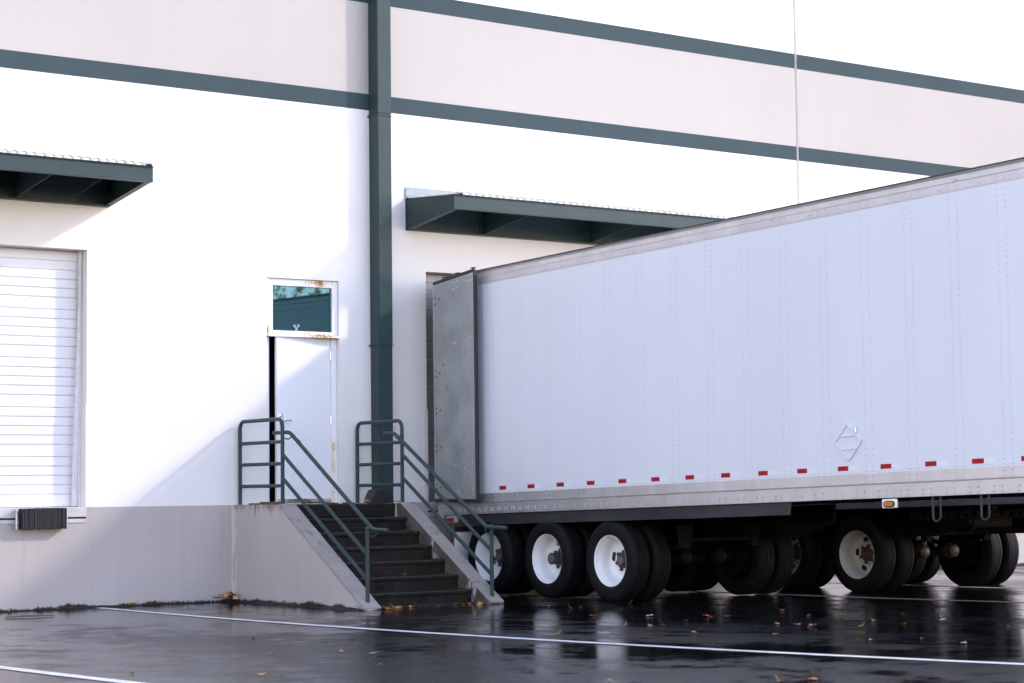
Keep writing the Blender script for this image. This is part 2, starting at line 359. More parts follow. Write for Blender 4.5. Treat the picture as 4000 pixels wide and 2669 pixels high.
for i in range(len(PAN)-1):
    a, b_ = PAN[i][1], PAN[i+1][0]
    for z0, z1, mm in ((-.3, 1.217, 'base'), (1.217, 6.499, 'white'), (6.499, 6.72, 'stripe'), (6.72, 7.966, 'pale'), (7.966, 8.201, 'stripe'), (8.201, TOPZ, 'white')):
        bx('joint_sealant', M[mm], B, a, b_, .05, .09, z0, z1)
bx('roof', M['roof'], B, -16, 34, .24, 30, 10.7, 10.9)
bx('back_wall', M['white'], B, -16, 34, 30, 30.2, -.3, TOPZ)
bx('side_wall', M['white'], B, -16.2, -16, 0, 30.2, -.3, TOPZ)
bx('side_wall', M['white'], B, 34, 34.2, 0, 30.2, -.3, TOPZ)
bx('floor_slab', M['inside'], B, -16, 34, .24, 30, 1.0, 1.215)
bx('inner_partition', M['inside'], B, -16, 34, 2.0, 2.1, 1.215, 10.7)
# dock doors made of ribbed slats
def dock_door(x0, x1, z0, z1, mt, yd=.20):
    D = bx('dock_door', M['slatback'], B, x0+.002, x1-.002, yd+.028, yd+.05, z0, z1-.002)
    # section .60 m: five ribs, thin joint between sections
    z = z0+.006; meshes = {}; k = 0
    while z < z1-.03:
        h = .150 if k % 5 == 0 else .1125
        gap = .003 if k % 5 == 4 else .009
        top = min(z+h-gap, z1-.004); hh = round(top-z, 4)
        if hh not in meshes:
            m = MB().prism([(-.001, 0), (.009, .005), (.012, .014), (.012, hh-.012), (.007, hh-.003), (-.001, hh)], 'x', x0+.003, x1-.003)
            m.xf(lambda x, y, zz: (x, yd+.026-y, zz+z)); o = m.build('door_slat', M[mt], D); meshes[hh] = (o.data, WL[o.name].z-z)
        else:
            me, dz = meshes[hh]; link('door_slat', me, ((x0+x1)/2, WL[o.name].y, z+dz), D)
        z += h; k += 1
    return D
d1 = dock_door(-1.73, 1.00, 1.225, 4.36, 'slat')
d2 = dock_door(5.97, 8.71, 1.225, 4.36, 'slatbrown')
d3 = dock_door(9.63, 12.37, 1.225, 4.36, 'slatbrown')
# loose leaning guide strip in front of the left dock door
m = MB().add([(.868, .128, 1.232), (.928, .128, 1.232), (.868, .150, 1.232), (.928, .150, 1.232), (.885, .10, 2.13), (.927, .10, 2.13), (.885, .122, 2.13), (.927, .122, 2.13),
              (.930, .12, 3.3), (.960, .12, 3.3), (.930, .142, 3.3), (.960, .142, 3.3), (.958, .128, 4.345), (.984, .128, 4.345), (.958, .15, 4.345), (.984, .15, 4.345)],
             [q for k in (0, 4, 8) for q in ((k, k+1, k+5, k+4), (k+1, k+3, k+7, k+5), (k+3, k+2, k+6, k+7), (k+2, k, k+4, k+6))]+[(0, 2, 3, 1), (12, 13, 15, 14)])
tag(m.build('guide_strip', M['strip'], d1), 'bent loose white strip leaning along the door edge')
bx('guide_rail', M['frame'], d1, .965, .9985, .155, .198, 1.225, 4.355)
for (x, sgn) in ((1.00, 1), (5.97, -1), (-1.73, -1), (8.71, 1)):
    a, b_ = sorted((x-.012*sgn, x+.075*sgn))
    mm = MB(); mm.box(a, b_, -.006, -.001, 1.222, 2.475); a, b_ = sorted((x-.012*sgn, x-.001*sgn)); mm.box(a, b_, -.001, .19, 1.222, 2.475)
    mm.build('corner_guard', M['white'], B)
for x0, x1 in ((-1.73, .995), (5.97, 8.71), (9.63, 12.37)):
    bx('dock_sill', M['sill'], B, x0, x1, -.022, -.0035, 1.10, 1.214, bevel=.004)
    bx('dock_sill_lip', M['sill'], B, x0, x1, -.014, -.0035, 1.03, 1.078, bevel=.003)
    bx('sill_joint', M['dark'], B, x0+.001, x1-.001, -.006, -.0032, 1.078, 1.10)
# entry door and window above it
E = bx('entry_door_frame', M['frame'], B, 3.503, 3.566, .065, .20, 1.222, 3.40, bevel=.003)
bx('frame_jamb', M['frame'], E, 4.502, 4.582, .065, .20, 1.222, 3.40, bevel=.003)
bx('rusted_jamb_patch', M['rust'], E, 4.507, 4.548, .0595, .0647, 1.224, 2.02)
bx('threshold', M['chrome'], E, 3.566, 4.502, .03, .20, 1.2205, 1.237)
door = MB().box(0, .862, -.022, .022, 1.245, 3.43).build('entry_door', M['doorpaint'], B, bevel=.002, origin=(.862, 0, 1.245))
door.location = Vector((4.497, .105, 1.245)) - WL[B.name]; WL[door.name] = Vector((4.497, .105, 1.245))
DA = math.radians(5.5); door.rotation_euler = (0, 0, DA)
def dpart(m, name, mt, **k):
    o = m.build(name, mt, None, origin=(0, 0, 0), **k); o.parent = door; o.location = (0, 0, 0); return o
# local door coordinates: x 0 at hinge to -.862 at the latch edge, z from 0
dpart(MB().box(-.835, -.775, -.031, -.0225, .945, 1.145), 'lock_plate', M['chrome'], bevel=.003)
m = MB().lathe([(.0, .036), (.012, .036), (.022, .022), (.052, .016)], (-.790, -.031, 1.06), 'y', -1, 16)
m.tube([(-.79, -.078, 1.06), (-.74, -.082, 1.062), (-.665, -.079, 1.055)], [.012, .011, .008], 8)
dpart(m, 'lever_handle', M['chrome'], smooth=True)
dpart(MB().lathe([(0, .022), (.01, .022), (.014, .012)], (-.805, -.031, 1.115), 'y', -1, 12), 'lock_cylinder', M['chrome'], smooth=True)
dpart(MB().box(-.855, -.004, -.030, -.0225, .004, .040), 'door_sweep', M['chrome'])
for z in (.20, 1.065, 1.92): dpart(MB().lathe([(0, .011), (.115, .011)], (-.001, -.030, z-.057), 'z', 1, 10), 'hinge', M['chrome'] if z > .5 else M['framerust'])
# transom window
T = MB()
for q in ((3.503, 3.606, 3.412, 4.150), (4.502, 4.582, 3.412, 4.150), (3.606, 4.502, 4.062, 4.150), (3.606, 4.502, 3.425, 3.474)): T.box(q[0], q[1], .035, .12, q[2], q[3])
T = T.build('transom_window', M['framerust'], B)
bx('window_pane', M['glass'], T, 3.604, 4.504, .072, .082, 3.472, 4.064)
m = MB().add([(3.498, .034, 3.435), (4.590, .034, 3.435), (4.600, -.030, 3.404), (3.494, -.012, 3.396), (3.498, .034, 3.425), (4.590, .034, 3.425), (4.600, -.030, 3.396), (3.494, -.012, 3.388)],
             [(0, 1, 2, 3), (4, 7, 6, 5), (0, 4, 5, 1), (1, 5, 6, 2), (2, 6, 7, 3), (3, 7, 4, 0)])
m.build('drip_flashing', M['framerust'], T)
for i in range(7): MB().dome((3.56+i*.165, .034, 3.450), (0, -1, 0), .008, .005).build('screw', M['framerust'], T)
m = MB().box(3.955, 3.99, .062, .070, 3.474, 3.53); m.lathe([(0, .020), (.012, .020)], (3.945, .070, 3.54), 'y', -1, 12); m.lathe([(0, .020), (.012, .020)], (4.0, .070, 3.545), 'y', -1, 12)
m.build('window_latch', mat('latch_grey', (.22, .30, .30), .4), T)

# ------------------------------------------------------------------ canopies
def canopy(x0, x1, label, brk):
    C = thing('dock_canopy', (x0, 0, 4.9), label, 'canopy', 'steel canopies over the dock doors')
    # wall ledger channel
    m = MB(); m.box(x0, x1, -.016, -.0035, 4.906, 5.344); m.box(x0+.012, x1-.012, -.075, -.016, 4.906, 4.922); m.build('wall_ledger', M['green'], C)
    bx('wall_flashing', M['greenflash'], C, x0-.004, x1+.004, -.022, -.0165, 5.345, 5.500)
    # front channel with lips
    m = MB(); m.prism([(-1.20, 5.064), (-1.207, 5.064), (-1.207, 5.072), (-1.20, 5.076), (-1.20, 5.236), (-1.216, 5.240), (-1.216, 5.252), (-1.13, 5.252), (-1.13, 5.244), (-1.19, 5.242), (-1.19, 5.076), (-1.13, 5.072), (-1.13, 5.064)], 'x', x0-.012, x1+.012)
    m.build('fascia_channel', M['green'], C)
    for x, s in ((x0, 1), (x1, -1)):
        m = MB(); m.prism([(-1.188, 5.078), (-1.188, 5.24), (-.017, 5.322), (-.017, 4.924)], 'x', x, x+.009*s)
        m.add([(x, -1.19, 5.066), (x+.075*s, -1.19, 5.066), (x+.075*s, -.017, 4.910), (x, -.017, 4.910), (x, -1.19, 5.077), (x+.075*s, -1.19, 5.077), (x+.075*s, -.017, 4.923), (x, -.017, 4.923)], [(0, 3, 2, 1), (4, 5, 6, 7), (0, 1, 5, 4), (1, 2, 6, 5), (2, 3, 7, 6), (3, 0, 4, 7)])
        m.box(*sorted((x-.004*s, x+.07*s)), -.030, -.017, 4.925, 5.318)
        m.build('end_bracket', M['green'], C)
        MB().lathe([(0, .018), (.014, .018)], (x+.03*s, -.0302, 5.02), 'y', -1, 6).build('bolt', M['green'], C)
    for x in brk:
        m = MB(); m.prism([(-1.188, 5.08), (-1.188, 5.238), (-.017, 5.30), (-.017, 4.925)], 'x', x-.005, x+.005)
        m.box(x-.06, x+.06, -.028, -.017, 4.93, 5.28); m.build('bracket', M['green'], C)
        for dx in (-.22, .28): MB().lathe([(0, .020), (.016, .020)], (x+dx, -.0165, 5.06), 'y', -1, 6).build('bolt', M['green'], C)
    # corrugated deck, ribs running from wall to fascia
    m = MB(); pr = []; x = x0+.004; npt = round((x1-x0-.008)/.112); pit = (x1-x0-.008)/npt
    for _ in range(npt):
        pr += [(x, 0), (x+.022, 0), (x+.040, .036), (x+.084, .036), (x+.102, 0)]; x += pit
    pr.append((x, 0))
    for i, (xx, h) in enumerate(pr):
        for y, zz in ((-1.235, 5.258), (-.0165, 5.345)):
            m.v += [(xx, y, zz+h)]
        if i: m.f.append((2*i-2, 2*i-1, 2*i+1, 2*i))
    n0 = len(m.v); k = len(pr)
    m.v += [(a, b_, c-.006) for a, b_, c in list(m.v)]
    m.f += [tuple(j+n0 for j in reversed(q)) for q in list(m.f)]
    for i in range(1, k): m.f.append((2*i-2, 2*i, n0+2*i, n0+2*i-2))
    m.build('corrugated_deck', M['deck'], C)
    fm = None
    for j in range(npt):
        xx = x0+.004+pit*j
        if fm is None:
            fo = MB().prism([(xx+.026, 5.2535), (xx+.042, 5.284), (xx+.082, 5.284), (xx+.098, 5.2535)], 'y', -1.225, -1.19).build('flute_closure', M['deck'], C); fm = fo.data; wl = WL[fo.name].copy(); x00 = xx
        else: link('flute_closure', fm, wl+Vector((xx-x00, 0, 0)), C)
    m = MB(); m.tube([(x0+.01, -1.225, 5.262), (x0+.10, -1.225, 5.262)], .012, 6); m.tube([(x1-.10, -1.225, 5.262), (x1-.01, -1.225, 5.262)], .012, 6); m.build('deck_end_clip', M['dark'], C)
    return C
canopy(-6.20, 1.285, 'dark teal steel canopy over the left dock door, cut by the left picture edge', [.06, -1.27, -2.6, -3.93, -5.2])
canopy(5.645, 12.70, 'dark teal steel canopy above the trailer, right of the downspout', [6.92, 8.81, 10.4, 11.8])

# ------------------------------------------------------------------ downspout
P = thing('downspout', (5.17, -.11, 0), 'tall square dark teal downspout on the white wall beside the door', 'downspout')
for z0, z1 in ((.08, 3.311), (3.313, 6.428), (6.43, 10.6)):
    k = .000 if z0 < 1 else (.003 if z0 < 5 else .006)
    MB().box(5.070-k, 5.277+k, -.230-k, -.006, z0, z1).build('pipe_section', M['green'], P, bevel=.006, seg=2)
for z in (3.30, 6.40):
    m = MB(); m.box(5.045, 5.064, -.014, -.004, z-.006, z+.025); m.box(5.283, 5.30, -.014, -.004, z-.006, z+.025); m.box(5.060, 5.287, -.242, -.2365, z, z+.012); m.build('wall_strap', M['green'], P)

# ------------------------------------------------------------------ dock bumper
D = thing('dock_bumper', (.37, -.07, .97), 'laminated black rubber dock bumper below the left dock door', 'bumper')
m = MB(); m.box(.085, .70, -.024, -.0225, .965, 1.09); m.prism([(.045, -.135), (.055, -.135), (.125, -.025), (.115, -.025)], 'z', .965, 1.222); m.build('bracket_plate', M['sill'], D)
bx('bracket_plate', M['sill'], D, .690, .70, -.135, -.0225, .968, 1.215)
for z in (1.02, 1.17): MB().lathe([(0, .014), (.01, .014)], (.072, -.105, z), 'y', -1, 6).build('bolt', M['hub'], D)
npad = 27
for i in range(npad):
    x = .128 + i*(.560/npad); h = random.uniform(-.008, .006); dpt = random.uniform(-.006, .008)
    mm = MB().box(x+.001, x+.560/npad-.0012, -.142-dpt, -.026, .972+h, 1.213+h*.6); mm.xf(lambda a, b_, c, r=random.uniform(-.012, .012): (a+(c-1.09)*r, b_, c)); mm.build('rubber_pad', M['rubber'], D, bevel=.003)

# ------------------------------------------------------------------ stairs
ST = thing('concrete_staircase', (3.9, -1.5, 0), 'dark wet concrete stairs with pale sloping side walls up to the door', 'stairs')
RISE = .1736; RUN = .286; YL = -1.11
def kerb(x0, x1, lab):
    poly = [(-.004, -.1), (-.004, 1.2185), (-1.235, 1.2185), (-3.20, .030), (-3.215, -.1)]
    k = MB(); 
    # subdivided profile so that the edge can be chipped a little
    pts = []
    for i in range(len(poly)):
        a, b_ = Vector(poly[i]), Vector(poly[(i+1) % len(poly)]); nn = max(1, int((b_-a).length/.12)) if i in (2,) else 1
        for j in range(nn): pts.append(tuple(a.lerp(b_, j/nn) + (Vector((0, random.uniform(-.004, .003))) if j else Vector((0, 0)))))
    return tag(k.prism(pts, 'x', x0, x1).build('side_wall', M['stairbase'], ST, bevel=.008), lab)
kerb(2.970, 3.195, None); kerb(4.735, 4.930, None)
# worn coping on top of the slopes
for x0, x1 in ((2.966, 3.199), (4.731, 4.934)):
    m = MB(); N = 16; dirv = Vector((-3.20+1.235, .030-1.2185)); nv = Vector((-dirv.y, dirv.x)).normalized()
    nv = nv if nv.y > 0 else -nv
    for i in range(N+1):
        q = Vector((-1.235, 1.2185)) + dirv*(i/N); th = .012+random.uniform(-.002, .003)
        a0 = q - nv*.03; b0 = q + nv*th
        m.v += [(x0+random.uniform(0, .003), a0.x, a0.y), (x0+random.uniform(0, .004), b0.x, b0.y), (x1-random.uniform(0, .004), b0.x, b0.y), (x1-random.uniform(0, .003), a0.x, a0.y)]
        if i:
            o = 4*(i-1)
            for j in range(4): m.f.append((o+j, o+(j+1) % 4, o+4+(j+1) % 4, o+4+j))
    m.f += [(0, 1, 2, 3), (4*N+3, 4*N+2, 4*N+1, 4*N)]
    m.build('coping', M['kerb'], ST, bevel=.004)
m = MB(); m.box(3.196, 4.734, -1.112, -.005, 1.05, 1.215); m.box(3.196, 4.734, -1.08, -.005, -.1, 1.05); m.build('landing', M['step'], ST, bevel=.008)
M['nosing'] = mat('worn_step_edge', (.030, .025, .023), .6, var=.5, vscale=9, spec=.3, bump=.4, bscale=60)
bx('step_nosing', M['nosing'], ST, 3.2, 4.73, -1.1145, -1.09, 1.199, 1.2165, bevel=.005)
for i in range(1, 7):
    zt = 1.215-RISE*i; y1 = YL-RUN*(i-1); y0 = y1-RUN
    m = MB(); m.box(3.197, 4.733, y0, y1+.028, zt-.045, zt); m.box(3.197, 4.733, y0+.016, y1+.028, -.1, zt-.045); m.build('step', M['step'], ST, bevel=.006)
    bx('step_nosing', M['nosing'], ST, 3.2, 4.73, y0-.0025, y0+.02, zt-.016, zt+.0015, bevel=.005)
# stained inner face of the right side wall
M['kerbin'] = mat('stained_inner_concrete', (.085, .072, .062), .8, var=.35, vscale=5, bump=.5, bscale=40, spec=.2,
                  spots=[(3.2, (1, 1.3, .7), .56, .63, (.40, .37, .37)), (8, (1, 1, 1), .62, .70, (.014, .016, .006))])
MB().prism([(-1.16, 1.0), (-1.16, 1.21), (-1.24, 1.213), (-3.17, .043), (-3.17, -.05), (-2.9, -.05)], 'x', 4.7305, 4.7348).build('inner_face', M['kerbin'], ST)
# handrails
def rail(xp, xh, label, e0, e1, e2, e3):
    r = .0245
    H = thing('handrail', (xp, -1.6, 1.22), label, 'handrail', 'stair handrails'); g_ = M['green']
    ya, yb, zt, br = -.045, -1.135, 2.272, .10
    arc = lambda cy, cz, a0, a1: [(xp, cy+br*math.cos(math.radians(a)), cz+br*math.sin(math.radians(a))) for a in [a0+(a1-a0)*k/8 for k in range(9)]]
    MB().tube([(xp, ya, 1.218)] + arc(ya-br, zt-br, 0, 90) + arc(yb+br, zt-br, 90, 180) + [(xp, yb, 1.218)], r, 12).build('top_frame', g_, H, smooth=True)
    for z in (1.992, 1.722, 1.450): MB().tube([(xp, ya, z), (xp, yb, z)], r*.93, 12, False).build('cross_rail', g_, H, smooth=True)
    MB().tube([(xp, -3.095, .085), (xp, -3.095, .925), (xp, -3.095, .945), (xp, -3.095, .957), (xp, -3.095, .962)], [r*1.02, r*1.02, r*1.08, r*.7, r*.1], 12).build('lower_post', g_, H, smooth=True)
    for z0, z1 in ((1.826, .664), (1.533, .378)): MB().tube([(xp, yb, z0+.012), (xp, -3.095, z1-.025)], r*.93, 12, False).build('sloping_rail', g_, H, smooth=True)
    bend = lambda p0, p1, p2: [tuple(Vector(p1).lerp(Vector(p0), t)*(1-s)**1 + Vector(p1).lerp(Vector(p2), s)*s if False else (Vector(p0)*(1-s)**2 + Vector(p1)*2*s*(1-s) + Vector(p2)*s*s)) for s in [k/8 for k in range(9)] for t in [0]]
    a, b_, c, d = (xh, e0, 2.112), (xh, e1, 2.112), (xh, e2, .925), (xh, e3, .918)
    A, B_, C_, D_ = map(Vector, (a, b_, c, d))
    p1 = bend(B_+(A-B_).normalized()*.08, B_, B_+(C_-B_).normalized()*.08); p2 = bend(C_+(B_-C_).normalized()*.08, C_, C_+(D_-C_).normalized()*.08)
    hd = (A-B_).normalized()
    MB().tube([A+hd*.012, A] + p1 + p2 + [D_, D_+Vector((0, -.012, 0))], [r*.55, r] + [r]*(len(p1)+len(p2)) + [r, r*.55], 12).build('grab_rail', g_, H, smooth=True)
    for y, z in ((yb, 2.02), (-3.095, .845)):
        yy = y-.03; zz = 2.112+(yy-e1)*((.925-2.112)/(e2-e1)) if yy < e1 else 2.112
        MB().tube([(xp, y, z+.02), (xp+(xh-xp)*.6, yy, z), (xh, yy, z+.03), (xh, yy, zz-.01)], .008, 8).build('rail_bracket', g_, H, smooth=True)
    MB().tube([(xh, e1-.20, 2.112+(-.20)*.605), (xh, e1-.235, 2.112+(-.235)*.605)], r*1.15, 12).build('joint_collar', g_, H, smooth=True)
    MB().tube([(xh, e2+.20, .925+.20*.605), (xh, e2+.235, .925+.235*.605)], r*1.15, 12).build('joint_collar', g_, H, smooth=True)
rail(3.08, 3.19, 'dark green pipe handrail on the left side of the stairs', -.72, -1.12, -3.04, -3.35)
rail(4.83, 4.72, 'dark green pipe handrail on the right side, nearer the trailer', -.88, -1.12, -3.15, -3.55)
# rubber wheel chock on the landing
K = thing('wheel_chock', (4.68, -.8, 1.215), 'black ribbed rubber wheel chock standing on the stair landing', 'wheel chock')
MB().prism([(4.505, 1.216), (4.535, 1.30), (4.585, 1.392), (4.785, 1.390), (4.842, 1.30), (4.853, 1.216)], 'y', -.90, -.70).build('chock_body', M['rubber'], K, bevel=.008, seg=2)
for i in range(7):
    z = 1.245+i*.0195; f = (z-1.216)/.176; MB().box(4.530+f*.055, 4.838-f*.055, -.909, -.899, z, z+.010).build('tread_rib', M['rubber'], K, bevel=.002)
m = MB().tube([(4.52, -.86, 1.225), (4.47, -.88, 1.26), (4.435, -.86, 1.245), (4.44, -.84, 1.222), (4.50, -.80, 1.22)], .008, 7); m.build('rope_loop', M['cord'], K, smooth=True)
m = MB().tube([(4.85, -.85, 1.235), (4.90, -.88, 1.24), (4.97, -.90, 1.232)], .005, 6); m.build('chain', M['hub'], K, smooth=True)
# boards by the door
tag(MB().box(3.215, 3.56, -.10, -.02, 1.216, 1.236).xf(lambda x, y, z: (x, y-.1*(x-3.2), z)).build('wood_board', M['wood'], bevel=.003), 'thin dark wooden board lying on the landing under the left handrail', 'board')
tag(MB().box(3.31, 3.60, -.22, -.14, 1.2165, 1.252).build('wood_board', M['wood'], bevel=.004), 'short brown wood block beside the open door gap', 'board')
# ------------------------------------------------------------------ trailers
XT, TILT = 5.926, -.02422
Y_R = -.335; LEN = 14.63
def wheel_tyre(c, sg, o0, seg=56):
    """tyre lathe about x; o measured inwards from outer face"""
    Rr, w_ = .487, .275
    half = [(.040, .296), (.014, .318), (.002, .355), (0, .392), (.006, .428), (.006, .434), (.016, .455), (.030, .474), (.040, .481)]
    pr = list(half); gr = [.083, .125, .155, .197] if False else [.079, .113, .162, .196]
    x = .046; pr.append((x, .4855))
    for gx in gr: pr += [(gx-.005, .487), (gx-.004, .473), (gx+.004, .473), (gx+.005, .487)]
    pr.append((w_-.046, .4855)); pr += [(w_-o, r) for o, r in reversed(half)]
    pr.append((w_/2, .285)); pr.append(pr[0])
    return MB().lathe([(o+o0, r) for o, r in pr], c, 'x', sg, seg)
def dual(T, y, zc, xo, sg, detail, rimmat='rim', cap='cap', big=False, e=.15, i_=0):
    """left (sg=+1: outer face at xo, inwards +x) or right dual"""
    c = (xo, y, zc)
    prof = [(.036, .314), (.025, .311), (.023, .305), (.028, .298), (.048, .291), (.068, .286), (.090, .268), (.120, .262), (.195, .258), (.225, .246), (.242, .222), (.246, .190), (.238, .165), (.232, .150), (.230, .112), (.226, .104), (.226, .0)]
    w_ = MB().lathe(prof, c, 'x', sg, 48, False).build('wheel', M[rimmat], T, smooth=True)
    wheel_tyre(c, sg, 0).build('tyre', M['tyre'], w_, smooth=True)
    wheel_tyre(c, sg, .335, 48).build('inner_tyre', M['tyre'], w_, smooth=True)
    MB().lathe([(.335, .295), (.37, .28), (.57, .28), (.61, .295)], c, 'x', sg, 32, False).build('inner_rim', M['under'], w_, smooth=True)
    MB().lathe([(.40, .215), (.41, .225), (.66, .225), (.66, .09)], c, 'x', sg, 28).build('brake_drum', M['under'], w_, smooth=True)
    if detail:
        hb = MB()
        hb.lathe([(.225, .100), (.205, .098), (.200, .078), (e+.014, .066), (e+.012, .074), (e+.006, .074), (e, .060)], c, 'x', sg, 24)
        for k in range(6):
            t = 2*math.pi*k/6+.75; hb.lathe([(.231, .026), (.205, .025), (.196, .014)], (xo, y+.108*math.cos(t), zc+.108*math.sin(t)), 'x', sg, 6)
        hb.build('hub', M['hub'], w_, smooth=True)
        MB().lathe([(e+.002, .052), (e-.004, .048), (e-.006, .0)], c, 'x', sg, 20).build('hub_cap', M[cap], w_, smooth=True)
        nh = 2 if not big else 5
        for k in range(nh):  # black discs paint the shade of hand holes that are not cut through
            t = 2*math.pi*k/nh + ((-.25, 1.45, .22)[i_] if not big else .12)
            cy, cz = y+.195*math.cos(t), zc+.195*math.sin(t)
            MB().lathe([(.246, .056 if not big else .046), (.2375, .056 if not big else .046), (.237, .0)], (xo, cy, cz), 'x', sg, 18).build('hand_hole_shade', M['hole'], w_, smooth=True)
        if big:
            for k in range(5):  # small black discs, shade of uncut stud holes put into the colour
                t = 2*math.pi*k/5+2.1; MB().lathe([(.236, .014), (.2295, .014), (.2290, 0)], (xo, y+.150*math.cos(t), zc+.128*math.sin(t)), 'x', sg, 12).build('stud_hole_shade', M['hole'], w_)
    return w_
def trailer(xt, near, dz, axles, zc, label, rimmat):
    T = thing('semi_trailer', (xt+1.295, Y_R-LEN/2, 0), label, 'trailer', 'trailers backed up to the dock')
    y0, y1 = Y_R-LEN, Y_R; xr = xt+2.66
    sh = lambda x, y, z: (x, y, z+TILT*y+dz)
    def B_(name, m, mt, parent=T, **k): return m.xf(sh).build(name, mt, parent, **k)
    skin = M['skin'] if near else M['nbr']
    # body
    for xs_, nm in ((xt, 1), (xr-.03, 0)):
        m = MB()
        if nm: m.box(xs_, xs_+.03, y0+.05, y1-.12, 1.285, 4.06)
        else: m.box(xs_, xs_+.03, y0+.05, y1-.12, 1.285, 4.06)
        B_('side_wall', m, skin)
    B_('front_wall', MB().box(xt+.01, xr-.01, y0, y0+.05, 1.03, 4.20), skin)
    B_('roof', MB().box(xt+.012, xr-.012, y0+.01, y1-.02, 4.195, 4.212), M['roof'])
    B_('floor', MB().box(xt+.03, xr-.03, y0+.05, y1, 1.12, 1.20), M['under'])
    for xs_, s in ((xt, -1), (xr, 1)):
        # top rail: riveted lower flange, stepped upper cove, overhanging lip
        pr = [(.030, 4.030), (-.006, 4.030), (-.006, 4.112), (-.009, 4.120), (.004, 4.128), (.006, 4.180), (-.004, 4.194), (-.016, 4.200), (-.016, 4.216), (.030, 4.216)]
        m = MB().prism([(xs_ - a*s, z) for a, z in pr], 'y', y0, y1-.02); B_('top_rail', m, M['alutop'])
        B_('roof_lip', MB().prism([(xs_ - a*s, z) for a, z in [(-.020, 4.203), (-.020, 4.220), (.05, 4.221), (.05, 4.2175), (-.0165, 4.2165), (-.0165, 4.203)]], 'y', y0, y1-.02), M['skirt'])
        pr = [(.030, 1.028), (-.012, 1.030), (-.012, 1.168), (-.022, 1.170), (-.024, 1.182), (-.008, 1.186), (-.008, 1.290), (.030, 1.290)]
        if not near: pr = [(.030, 1.028), (-.012, 1.030), (-.012, 1.290), (.030, 1.290)]
        m = MB().prism([(xs_ - a*s, z) for a, z in pr], 'y', y0, y1-.06); B_('bottom_rail', m, M['alu'])
    # rear frame
    m = MB()
    for a in (xt, xr-.11): m.box(a, a+.11, y1-.10, y1, 1.00, 4.23)
    m.box(xt+.11, xr-.11, y1-.10, y1, 4.08, 4.23); m.box(xt+.11, xr-.11, y1-.10, y1, 1.0, 1.18)
    B_('rear_frame', m, M['rustwhite'], bevel=.004)
    B_('corner_casting', MB().box(xt-.014, xt+.10, y1-.112, y1+.006, .985, 1.165), M['rustwhite'], bevel=.006)
    lamp = B_('lamp_bracket', MB().box(xt-.006, xt+.05, y1-.40, y1-.18, .925, 1.020), M['rustwhite'], bevel=.01)
    B_('tail_lamp', MB().box(xt-.020, xt-.007, y1-.355, y1-.215, .945, .990), M['redlamp'], lamp, bevel=.005)
    # rivets
    ph = 0.0
    if near:
        rv = MB(); nx = (-1, 0, 0)
        cols = [-1.738-.15+.305-.61*i for i in range(-0, 22)]
        for cy in cols:
            for d in (.051, -.051):
                yy = cy+d
                if yy > -1.24 or yy < y0+.1: continue
                z = 1.36
                while z < 4.0: rv.dome((xt, yy+random.uniform(-.003, .003), z), nx, .0074, .0052); z += .0605
                for zz in (1.252, 1.200): rv.dome((xt-.008, yy, zz), nx, .0098, .007)
                for zz in (4.060, 4.092): rv.dome((xt-.006, yy, zz), nx, .0078, .006)
                rv.dome((xt, yy, 1.312), nx, .0085, .006)
        yy = -1.30
        while yy > y0+.2:
            rv.dome((xt, yy, 1.306), nx, .0068, .005); rv.dome((xt-.006, yy, 4.047), nx, .0062, .005); yy -= .0508
        yy = -.50; k = 0
        while yy > y0+.2:
            st = .152 if yy > -2.6 else .305
            dzz = .045 if yy < -7.5 else .024
            ztop = 1.104 if yy < -7.5 else 1.096
            for d in (0, -.102 if st > .2 else -.05):
                for q in (0, 1): rv.dome((xt-.012, yy+d, ztop-dzz*q*1.08), nx, .0130, .009)
            yy -= st
        tag(B_('rivets', rv, M['rivet']), 'rows of small domed rivets', kind='stuff')
    else:
        rv = MB(); yy = -.6
        while yy > -12:
            for d in (0, -.06): rv.dome((xt-.012, yy+d, 1.07), (-1, 0, 0), .0105, .0075)
            yy -= .305
        tag(B_('rivets', rv, M['rivet']), 'rows of small domed rivets', kind='stuff')
    if near:
        # conspicuity tape
        for i in range(22):
            a = -1.738-.61*i
            if a-.31 < y0: break
            B_('reflective_tape_red', MB().box(xt-.0016, xt-.0003, a-.150, a, 1.3265, 1.3755), M['red'])
            B_('reflective_tape_white', MB().box(xt-.0014, xt-.0003, a-.300, a-.1505, 1.3265, 1.3755), M['tapew'])
        # rear corner sheet joint
        B_('sheet_joint', MB().box(xt-.003, xt-.0005, -1.435, -.46, 1.30, 3.413), skin)
        B_('sheet_joint', MB().box(xt-.0045, xt-.0005, -1.435, -.46, 3.417, 4.028), skin)
        # placard holder
        pc = lambda y, z: (y, z)
        dia = [(-7.996, 1.825), (-7.800, 1.632), (-7.806, 1.612), (-7.985, 1.428), (-8.020, 1.428), (-8.200, 1.612), (-8.200, 1.70), (-8.06, 1.812)]
        ph_ = B_('placard_holder', MB().prism(dia, 'x', xt-.006, xt-.0005), M['skin'], bevel=.001)
        def bar(p, q, wd, h, nm='placard_bar'):
            p, q = Vector(p), Vector(q); d = (q-p).normalized(); nn = Vector((-d.y, d.x))*wd/2
            B_(nm, MB().prism([tuple(p+nn), tuple(q+nn), tuple(q-nn), tuple(p-nn)], 'x', xt-.006-h, xt-.0055), M['skin'], ph_, bevel=.0015)
        bar((-7.996, 1.815), (-7.812, 1.630), .016, .009); bar((-7.990, 1.815), (-8.190, 1.625), .020, .014); bar((-7.812, 1.622), (-7.990, 1.436), .016, .009); bar((-8.188, 1.620), (-8.012, 1.436), .016, .009)
        bar((-7.862, 1.686), (-8.115, 1.690), .014, .011); bar((-7.875, 1.548), (-8.125, 1.553), .014, .011)
